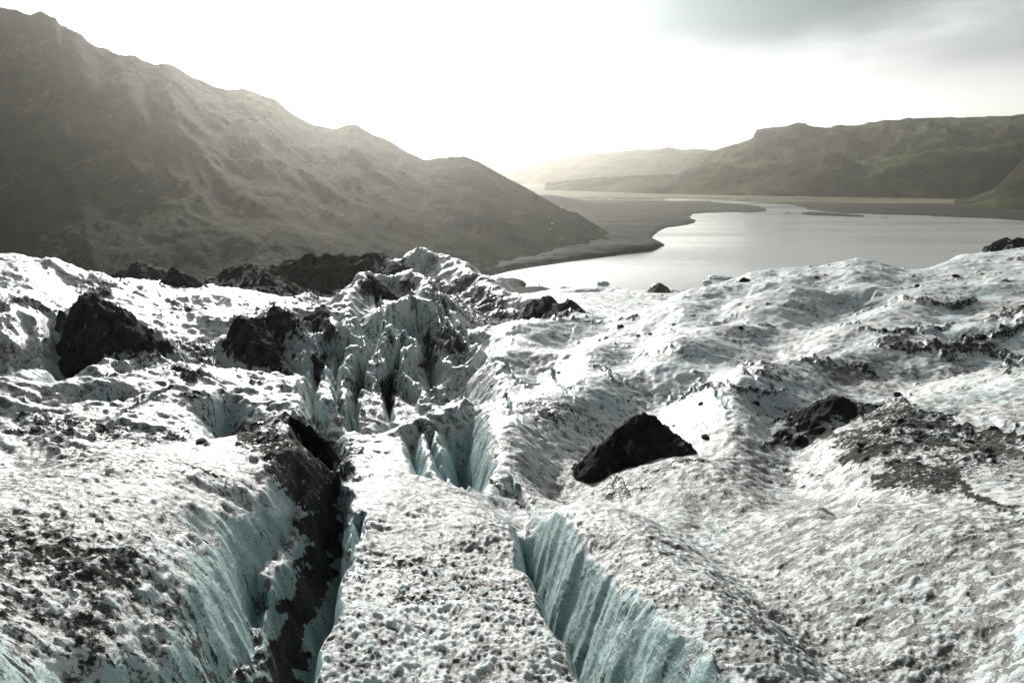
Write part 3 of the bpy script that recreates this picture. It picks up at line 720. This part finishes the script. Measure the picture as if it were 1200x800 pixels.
def table(tab, fn=None):
    """(photo x, photo y, metres) -> functions of azimuth: distance, height above lake"""
    a = []; d = []; z = []
    for px, py, dd in tab:
        aa, s = ray(px, py); a.append(aa); d.append(dd); z.append(s * dd + CAMZ)
    return (np.interp(TAZ, a, d), np.interp(TAZ, a, z))
def flat_line(tab):
    """photo points lying on the lake level: distance follows from the height of the camera"""
    a = []; d = []
    for px, py in tab:
        aa, s = ray(px, py); a.append(aa); d.append(-CAMZ / s)
    return np.interp(TAZ, a, d)

# plain with lake and river cut out; points of the z=0 plane map one to one to photo points
F = TY * CT + CAMZ * ST
QX = 600 + 800 * TX / np.maximum(F, 1); QY = 400 - 800 * (TY * ST - CAMZ * CT) / np.maximum(F, 1)
jx = QX + 3.5 * fbm(TX, TY, 60, 4, 0.6, 5); jy = QY + 0.7 * fbm(TX, TY, 45, 4, 0.6, 6)
def inpoly(poly, x, y):
    ins = np.zeros(x.shape, bool)
    for i in range(len(poly)):
        ax, ay = poly[i]; bx, by = poly[(i + 1) % len(poly)]
        if ay == by: continue
        ins ^= ((ay > y) != (by > y)) & (x < ax + (y - ay) * (bx - ax) / (by - ay))
    return ins
lake_poly = [(560,330),(580,319.5),(600,314.5),(640,308.5),(690,302),(740,296.5),(765,293),(777,287.5),(768,281),(765,275),(776,269),(800,264),(815,262),
             (817,258),(808,256),(812,250.5),(835,249),(880,249.5),(897,248),(900,244.5),(890,241.5),(860,238.5),(828,236),(780,234.3),(778,233.2),(830,233.6),(880,236.5),(915,238.5),
             (935,241.5),(950,246),(980,249.5),(1010,250.5),(1030,251.5),(1060,252),(1100,253.5),(1150,256),(1200,258.5),(1350,262),(1700,270),(1700,700),(540,700)]
wat = inpoly(lake_poly, jx, jy)
bars = [[(575,322),(583,325),(592,328),(606,327.5),(616,330),(618,334),(612,337.5),(625,336.6),(637,337),(645,339.5),(646,352),(560,352)],
        [(645,343),(654,337),(672,338),(673,346),(640,352)],
        [(916,249.3),(922,248),(930,249.3),(924,250.6)],
        [(934,250.6),(944,247.8),(958,248.6),(985,250),(1014,252),(1013,254.6),(985,253.6),(950,252.5)],
        [(1028,254.6),(1038,253.8),(1046,254.8),(1038,255.8)],[(1050,254.8),(1056,254.1),(1062,255),(1056,255.8)]]
for b_ in bars: wat &= ~inpoly(b_, jx, QY)
land = 0.9 + 0.35 * fbm(TX, TY, 70, 4, 0.6, 8) + 3.0 * smooth(2600, 5000, TDD) * (1 + fbm(TX, TY, 400, 3, .5, 9))
def soft(a):
    return (a + np.roll(a, 1, 0) + np.roll(a, -1, 0) + np.roll(a, 1, 1) + np.roll(a, -1, 1)) / 5
wf = soft(soft(wat.astype(float)))
ws = wf
for _ in range(14): ws = soft(ws)
plain = (1 - wf) * np.maximum(land * (1.05 - ws) ** 2, 0.12) + wf * -1.0
# low rise on the plain at the far left of it
def lump(px, py, d, h, rx, ry):
    x0, y0, _ = P(px, py, d); return h * np.exp(-((TX - x0) / rx) ** 2 - ((TY - y0) / ry) ** 2)
plain = plain + np.where(wat, 0, lump(640, 222, 1500, 22, 90, 190) + lump(715, 280, 620, 3, 70, 60) + 1.2 * (1 - ws) ** 3 * np.maximum(0, ridged(TX, TY, 60, 4, .55, 19)) * (1 - smooth(900, 1500, TDD)) + lump(1010, 228, 2000, 7, 300, 60) + lump(900, 226, 2100, 5, 200, 50))
farw = smooth(1300, 2300, TDD)
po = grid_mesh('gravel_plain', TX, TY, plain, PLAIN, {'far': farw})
tag(po, 'flat dark gravel plain with pale grassy strips between the lake and the hills', 'plain', kind='structure')

# left mountain
crest_d, crest_z = table([(-300,-40,800),(-120,-8,850),(-60,2,880),(0,10,900),(12,13,900),(36,20,905),(48,16,906),(64,22,910),(70,30,915),(90,38,930),(112,55,950),(132,63,970),(160,68,1000),(172,76,1010),(200,78,1040),(215,86,1060),
    (245,100,1100),(262,106,1120),(288,106,1150),(300,110,1160),(325,118,1190),(336,127,1200),(344,135,1200),(368,148,1220),(395,151,1240),(408,147,1250),(418,147,1255),(435,157,1260),(452,164,1260),
    (465,171,1250),(480,180,1235),(498,188,1210),(512,186,1190),(530,184,1160),(545,184,1140),(560,190,1110),(580,201,1070),(600,212,1020),(620,222,970),(640,234,930),(652,241,900),(664,247,880),(676,249,850),(690,259,810),(702,268,790),(725,280,740),(750,287,690),(772,288,650)])
foot_d = flat_line([(-300,345),(0,345),(300,345),(560,330),(580,322),(600,317),(640,311),(690,304),(740,298),(765,295),(775,290)])
aa = TAA; u = (TDD - foot_d[None]) / np.maximum(crest_d - foot_d, 5)[None]
# bench and concave foot: the slope steepens to a shoulder
up = np.clip(u, 0, 1)
shape = 0.30 * up + 0.70 * (0.35 * up ** 2 + 0.65 * up ** 1.3)
zm = crest_z[None] * shape
over = np.clip(u - 1, 0, None)
zm = np.where(u > 1, crest_z[None] - (np.abs(crest_z[None]) * 1.1 + 4) * over, zm) + np.where(u < 0, u * 120, 0)
end = 1 - smooth(ray(768, 290)[0], ray(778, 290)[0], TAA)
# gullies running down and along the flank, kept off the crest line
k1 = TX * math.cos(0.55) + TY * math.sin(0.55); k2 = -TX * math.sin(0.55) + TY * math.cos(0.55)
wgt = np.sin(np.pi * np.clip(u, 0, 1)) ** 0.7 * np.clip(crest_z[None] / 120, 0.04, 1.2)
zm = zm + wgt * (6 * ridged(k1, k2 * 0.32, 110, 5, 0.55, 12) + 8 * fbm(TX, TY, 260, 3, 0.5, 14) - 3)
zm = zm + np.clip(crest_z[None] / 200, 0, 1) * (2.0 * ridged(TX, TY, 42, 5, 0.6, 16) * np.clip(1.1 - np.abs(u - 1) * 3, 0.25, 1))
zm = np.where(end > 0.5, zm, -60)
mo = grid_mesh('mountain', TX, TY, np.maximum(zm, -3.0), MOUNT, {}, mask=(zm > -2.0) & (TDD < 2600))
tag(mo, 'steep dark brown mountainside sloping down from the top left to a point in the lake', 'mountain', kind='structure')

# right hills: three successive heights
def hills(name, label, foot, crest, drop, mat, seed, rough, wl, lo_az=None, hi_az=None, dmax=11000, pw=1.0):
    cd, cz_ = table(crest); fd, _ = table([(x, 215, d) for x, d in foot])
    u = (TDD - fd[None]) / np.maximum(cd - fd, 5)[None]; up = np.clip(u, 0, 1)
    z = cz_[None] * (0.25 * up + 0.75 * up ** pw)
    z = np.where(u > 1, cz_[None] * np.maximum(1 - drop * (u - 1), 0.0), z) + np.where(u < 0, u * 200, 0)
    wg = np.sin(np.pi * up) ** 0.8 * (cz_[None] / 200)
    z = z + wg * rough * (ridged(TX, TY * 0.7, wl, 5, 0.56, seed) + 0.7 * fbm(TX, TY, wl * 1.6, 3, 0.5, seed + 3) - 0.25)
    z = z + 0.03 * rough * np.clip(1.2 - np.abs(u - 1) * 2, 0, 1) * fbm(TX, TY, wl * 0.15, 4, 0.6, seed + 5) * 3
    ok = np.ones(z.shape, bool)
    if lo_az is not None: ok &= TAA > lo_az
    if hi_az is not None: ok &= TAA < hi_az
    z = np.where(ok, z, -60)
    o = grid_mesh(name, TX, TY, np.maximum(z, -3), mat, {}, mask=(z > -2) & (TDD < dmax))
    return tag(o, label, 'hills', kind='structure')
hills('distant_ridge', 'faint far ridge fading into the haze at the left of the right-hand hills', [(300,4600),(840,4600),(1000,4600),(1100,4600)],
      [(300,195,6000),(520,192,6000),(560,188,6000),(590,191,6000),(604,187,6000),(612,189,6000),(640,185,5900),(660,184,5900),(700,180,5800),(740,176,5700),(772,174,5600),(784,172,5600),(800,175,5500),(820,174,5500),(835,176,5400),(880,172,5400),(1000,176,5300)],
      1.2, HILL, 31, 16, 600)
hills('plateau', 'long flat-topped hill with a cliff at its left end beyond the lake', [(780,3000),(830,2700),(1000,2550),(1200,2450),(1700,2300)],
      [(770,216,3900),(800,200,3900),(820,181,3900),(838,176,3850),(858,170,3800),(872,166,3750),(878,164,3700),(883,160,3650),(886,152,3600),(895,150,3600),(925,148,3560),(943,147,3550),(955,149,3540),(970,150,3520),(985,147,3500),(1005,147,3500),(1020,144,3500),
       (1045,142,3450),(1065,139,3400),(1100,138,3400),(1140,137,3350),(1180,136,3300),(1200,134,3300),(1400,130,3200),(1700,130,3000)],
      0.15, HILL, 41, 34, 420, lo_az=ray(768, 215)[0])
hills('foothill', 'lower rounded foothills with pale grassy tops in front of the flat-topped hill', [(640,3000),(760,2500),(900,2300),(1000,2250),(1200,2200),(1700,2000)],
      [(640,214,3300),(700,208,3100),(740,206,3000),(790,204,2900),(822,194,2800),(850,190,2750),(872,192,2700),(895,188,2650),(915,188,2600),(930,182,2600),(965,179,2580),(985,180,2560),(996,188,2550),(1010,194,2540),(1030,187,2500),(1060,180,2480),(1090,178,2450),
       (1130,172,2450),(1160,170,2400),(1200,165,2400),(1400,160,2300),(1700,160,2200)],
      0.9, HILL, 51, 34, 300, lo_az=ray(638, 215)[0])
hills('near_spur', 'rocky spur coming down to the plain at the right edge', [(1120,1750),(1200,1650),(1400,1500),(1700,1300)],
      [(1120,234,1850),(1140,231,1850),(1150,226,1850),(1162,222,1850),(1172,216,1850),(1180,206,1860),(1190,196,1870),(1200,186,1880),(1260,150,1900),(1400,110,1800),(1700,80,1700)],
      0.6, HILL, 61, 16, 160, lo_az=ray(1118, 225)[0])

# lake: one sheet out to the horizon
def sheet(name, z, r, mat):
    me = bpy.data.meshes.new(name)
    n = 64
    vs = [(0, 0, z)] + [(r * math.cos(2 * math.pi * i / n), r * math.sin(2 * math.pi * i / n), z) for i in range(n)]
    me.from_pydata(vs, [], [(0, 1 + i, 1 + (i + 1) % n) for i in range(n)]); me.materials.append(mat)
    o = bpy.data.objects.new(name, me); C.objects.link(o); return o
lk = sheet('lake', 0.0, 11800, WATER)
tag(lk, 'calm silver-grey glacial lake reflecting the bright sky', 'lake', kind='structure')

# ================================================================== SMALL THINGS
def blob(name, mat, rx, ry, rz, seed, lump_=0.35, facets=2, flat=0.0):
    import bmesh
    bm = bmesh.new(); bmesh.ops.create_icosphere(bm, subdivisions=facets + 1, radius=1)
    for v in bm.verts:
        n = mnoise.fractal(v.co * 1.3 + Vector((seed * 3.7, seed, 0)), 0.8, 2.1, 4)
        c = mnoise.noise(v.co * 0.8 + Vector((seed, 5, seed * 2)))
        v.co *= 1 + lump_ * n + lump_ * 0.6 * c
        v.co.z = max(v.co.z, -0.35)
        v.co.x *= rx; v.co.y *= ry; v.co.z *= rz
    me = bpy.data.meshes.new(name); bm.to_mesh(me); bm.free()
    me.materials.append(mat)
    o = bpy.data.objects.new(name, me); C.objects.link(o); return o

def ground_at(px, py):
    d = hit(px, py); x, y, z = P(px, py, d); return x, y, z + CAMZ, d

stones = [ # photo x, photo y, width in photo pixels, what is around it
 (886,473,8,'small black stone beside the thin dark streak left of the debris ridge'),
 (822,474,7,'dark stone below the forked crack right of the brown mound'),
 (826,513,9,'round dark stone just right of the brown rocky mound'),
 (790,499,4,'tiny stone above the right shoulder of the brown rocky mound'),
 (736,470,4,'tiny stone on the white slope straight above the brown mound'),
 (872,330,10,'black rock splinter on the skyline shoulder of the white hill'),
 (728,383,6,'small black stone right of the small black pyramid'),
 (762,392,5,'small dark stone on the white slope above the cracks'),
 (748,394,5,'small pointed dark stone just left of another on the white slope'),
 (1052,463,8,'black stone behind the debris ridge on the right'),
 (790,381,5,'dark stone by the domed black mound'),
 (868,385,6,'flat dark stone on the white slope left of the tiny mound'),
 (1120,324,6,'black stone high on the right skyline hill'),
 (1075,336,6,'dark stone in the dip between the two skyline hills'),
 (957,296+30,5,'dark stone near the top of the rounded white skyline hill'),
 (655,437,5,'black stone wedged at the head of the middle crack'),
 (236,519,10,'dark wedge of rock in the hollow left of the near crevasse'),
 (1010,522,9,'black stone sticking out of the left black patch on the right'),
 (1136,518,9,'black stone in the right-hand black patch'),
 (1150,396,8,'black stone on the upper right ash band'),
]
for i, (px, py, wpx, lab) in enumerate(stones):
    x, y, z, d = ground_at(px, py)
    s = wpx * d / 800 / 2 * 1.1
    o = blob('stone', STONE, s * random.uniform(.9, 1.2), s * random.uniform(.8, 1.1), s * random.uniform(.5, .8), i + 1)
    o.location = (x, y, z + s * 0.1); o.rotation_euler = (0, 0, random.uniform(0, 6))
    tag(o, lab, 'stone', 'loose stones on the ice')

bergs = [(846,326,26,5,'flat pale blue floe floating just off the white hill'), (828,331,10,4,'low grey floe left of the pale blue one'),
         (829,337,8,5,'dark little ice chunk nearest the white hill'), (706,333,16,7,'pale blue ice block by the far ice tongue'),
         (800,338+6,7,5,'small ice chunk between the ice tongue and the white hill')]
for i, (px, py, wpx, hpx, lab) in enumerate(bergs):
    a, s = ray(px, py); d = -CAMZ / s; x, y, _ = P(px, py, d); k = d / 800
    o = blob('iceberg', STONE if 'dark' in lab else BERG, wpx * k / 2, wpx * k / 2.4, hpx * k / 1.6, 40 + i, 0.4)
    o.location = (x, y, 0.1); tag(o, lab, 'iceberg', 'ice floating in the lake')

# snow patches left on the mountain and the plain
def terrain_hit(px, py, arr):
    a, s = ray(px, py); j = int(np.clip(np.searchsorted(TAZ, a), 0, len(TAZ) - 1))
    ok = np.nonzero(arr[:, j] >= s * TD + CAMZ)[0]
    return TD[ok[0]] if len(ok) else None
land_all = np.maximum(plain, np.maximum(zm, -3))
snows = [(659,244,5,3,'snow patch on the end of the mountain ridge above the plain'), (647,262,5,2,'snow patch halfway down the mountain end'),
         (644,269,4,2,'small snow patch directly below the halfway one'), (637,299,6,4,'bright snow patch near the lake shore at the mountain foot'), (650,298,4,3,'smaller snow patch right of the bright one by the shore'),
         (707,232,5,1.2,'left pale patch of water or snow on the dark plain'), (716,233,6,1.2,'right pale patch of water or snow on the dark plain'),(958,229,5,1.2,'pale speck on the grassy strip of the plain beyond the lake')]
for i, (px, py, wpx, hpx, lab) in enumerate(snows):
    d = terrain_hit(px, py, land_all)
    if d is None: continue
    x, y, z = P(px, py, d); k = d / 800
    o = blob('snow_patch', SNOW, wpx * k / 2, wpx * k / 2, hpx * k / 2 * 0.8, 70 + i, 0.5)
    o.location = (x, y, z + CAMZ); tag(o, lab, 'snow patch', 'snow patches below the mountain')

# two hikers on the gravel bar
def person(px, py, label, step):
    a, s = ray(px, py); d = (1.2 - CAMZ) / s; x, y, _ = P(px, py, d)
    gz = float(plain[np.argmin(np.abs(TD - d)), np.argmin(np.abs(TAZ - a))])
    sk = {'pel': (0, 0, .95), 'chest': (0, 0, 1.32), 'neck': (0, 0, 1.52), 'head': (0, -.02, 1.66), 'top': (0, 0, 1.78),
          'kl': (.10, -.10 * step, .5), 'fl': (.11, .12 * step, .06), 'tl': (.11, .12 * step - .16, .04), 'kr': (-.10, .08 * step, .5), 'fr': (-.11, -.18 * step, .06), 'tr': (-.11, -.18 * step - .16, .04),
          'sl': (.19, 0, 1.42), 'el': (.26, .05, 1.14), 'hl': (.25, -.10, .92), 'sr': (-.19, 0, 1.42), 'er': (-.26, .02, 1.14), 'hr': (-.26, -.12, .93)}
    rad = dict(pel=.17, chest=.17, neck=.06, head=.11, top=.07, kl=.08, fl=.05, tl=.04, kr=.08, fr=.05, tr=.04, sl=.08, el=.055, hl=.04, sr=.08, er=.055, hr=.04)
    ks = list(sk); ed = [('pel','chest'),('chest','neck'),('neck','head'),('head','top'),('pel','kl'),('kl','fl'),('fl','tl'),('pel','kr'),('kr','fr'),('fr','tr'),('chest','sl'),('sl','el'),('el','hl'),('chest','sr'),('sr','er'),('er','hr')]
    me = bpy.data.meshes.new('person'); me.from_pydata([sk[k] for k in ks], [(ks.index(a_), ks.index(b_)) for a_, b_ in ed], [])
    o = bpy.data.objects.new('person', me); C.objects.link(o)
    md = o.modifiers.new('skin', 'SKIN')
    for k, v in zip(ks, me.skin_vertices[0].data): v.radius = (rad[k] * 1.3, rad[k] * 1.15); v.use_root = (k == 'pel')
    sb = o.modifiers.new('sub', 'SUBSURF'); sb.levels = 1; sb.render_levels = 1
    me.materials.append(simple('dark_jacket', (0.008, 0.008, 0.01)))
    o.location = (x, y, max(gz, 0.15)); tag(o, label, 'person', 'hikers at the water'); return o
person(632.0, 338.2, 'left hiker in dark clothes on the gravel bar by the lake', 1)
person(635.2, 338.6, 'right hiker in dark clothes on the gravel bar by the lake', -1)

# ================================================================== AIR
top = max(float(crest_z.max()), 420.0) + 60
me = bpy.data.meshes.new('haze')
import bmesh
bm = bmesh.new(); bmesh.ops.create_cube(bm, size=1)
for v in bm.verts: v.co = Vector((v.co.x * 24200, v.co.y * 24200, -6 + (v.co.z + 0.5) * (top + 6)))
bm.to_mesh(me); bm.free()
hm, nt = new_mat('air')
pv = nt.node('ShaderNodeVolumePrincipled'); pv.inputs['Color'].default_value = (0.98, 0.95, 0.86, 1)
pv.inputs['Density'].default_value = 0.00007; pv.inputs['Anisotropy'].default_value = 0.83
mo_ = nt.node('ShaderNodeOutputMaterial'); nt.l.new(pv.outputs[0], mo_.inputs['Volume'])
me.materials.append(hm)
ho = bpy.data.objects.new('haze', me); C.objects.link(ho)
tag(ho, 'thin bright haze filling the valley', 'haze', kind='stuff')
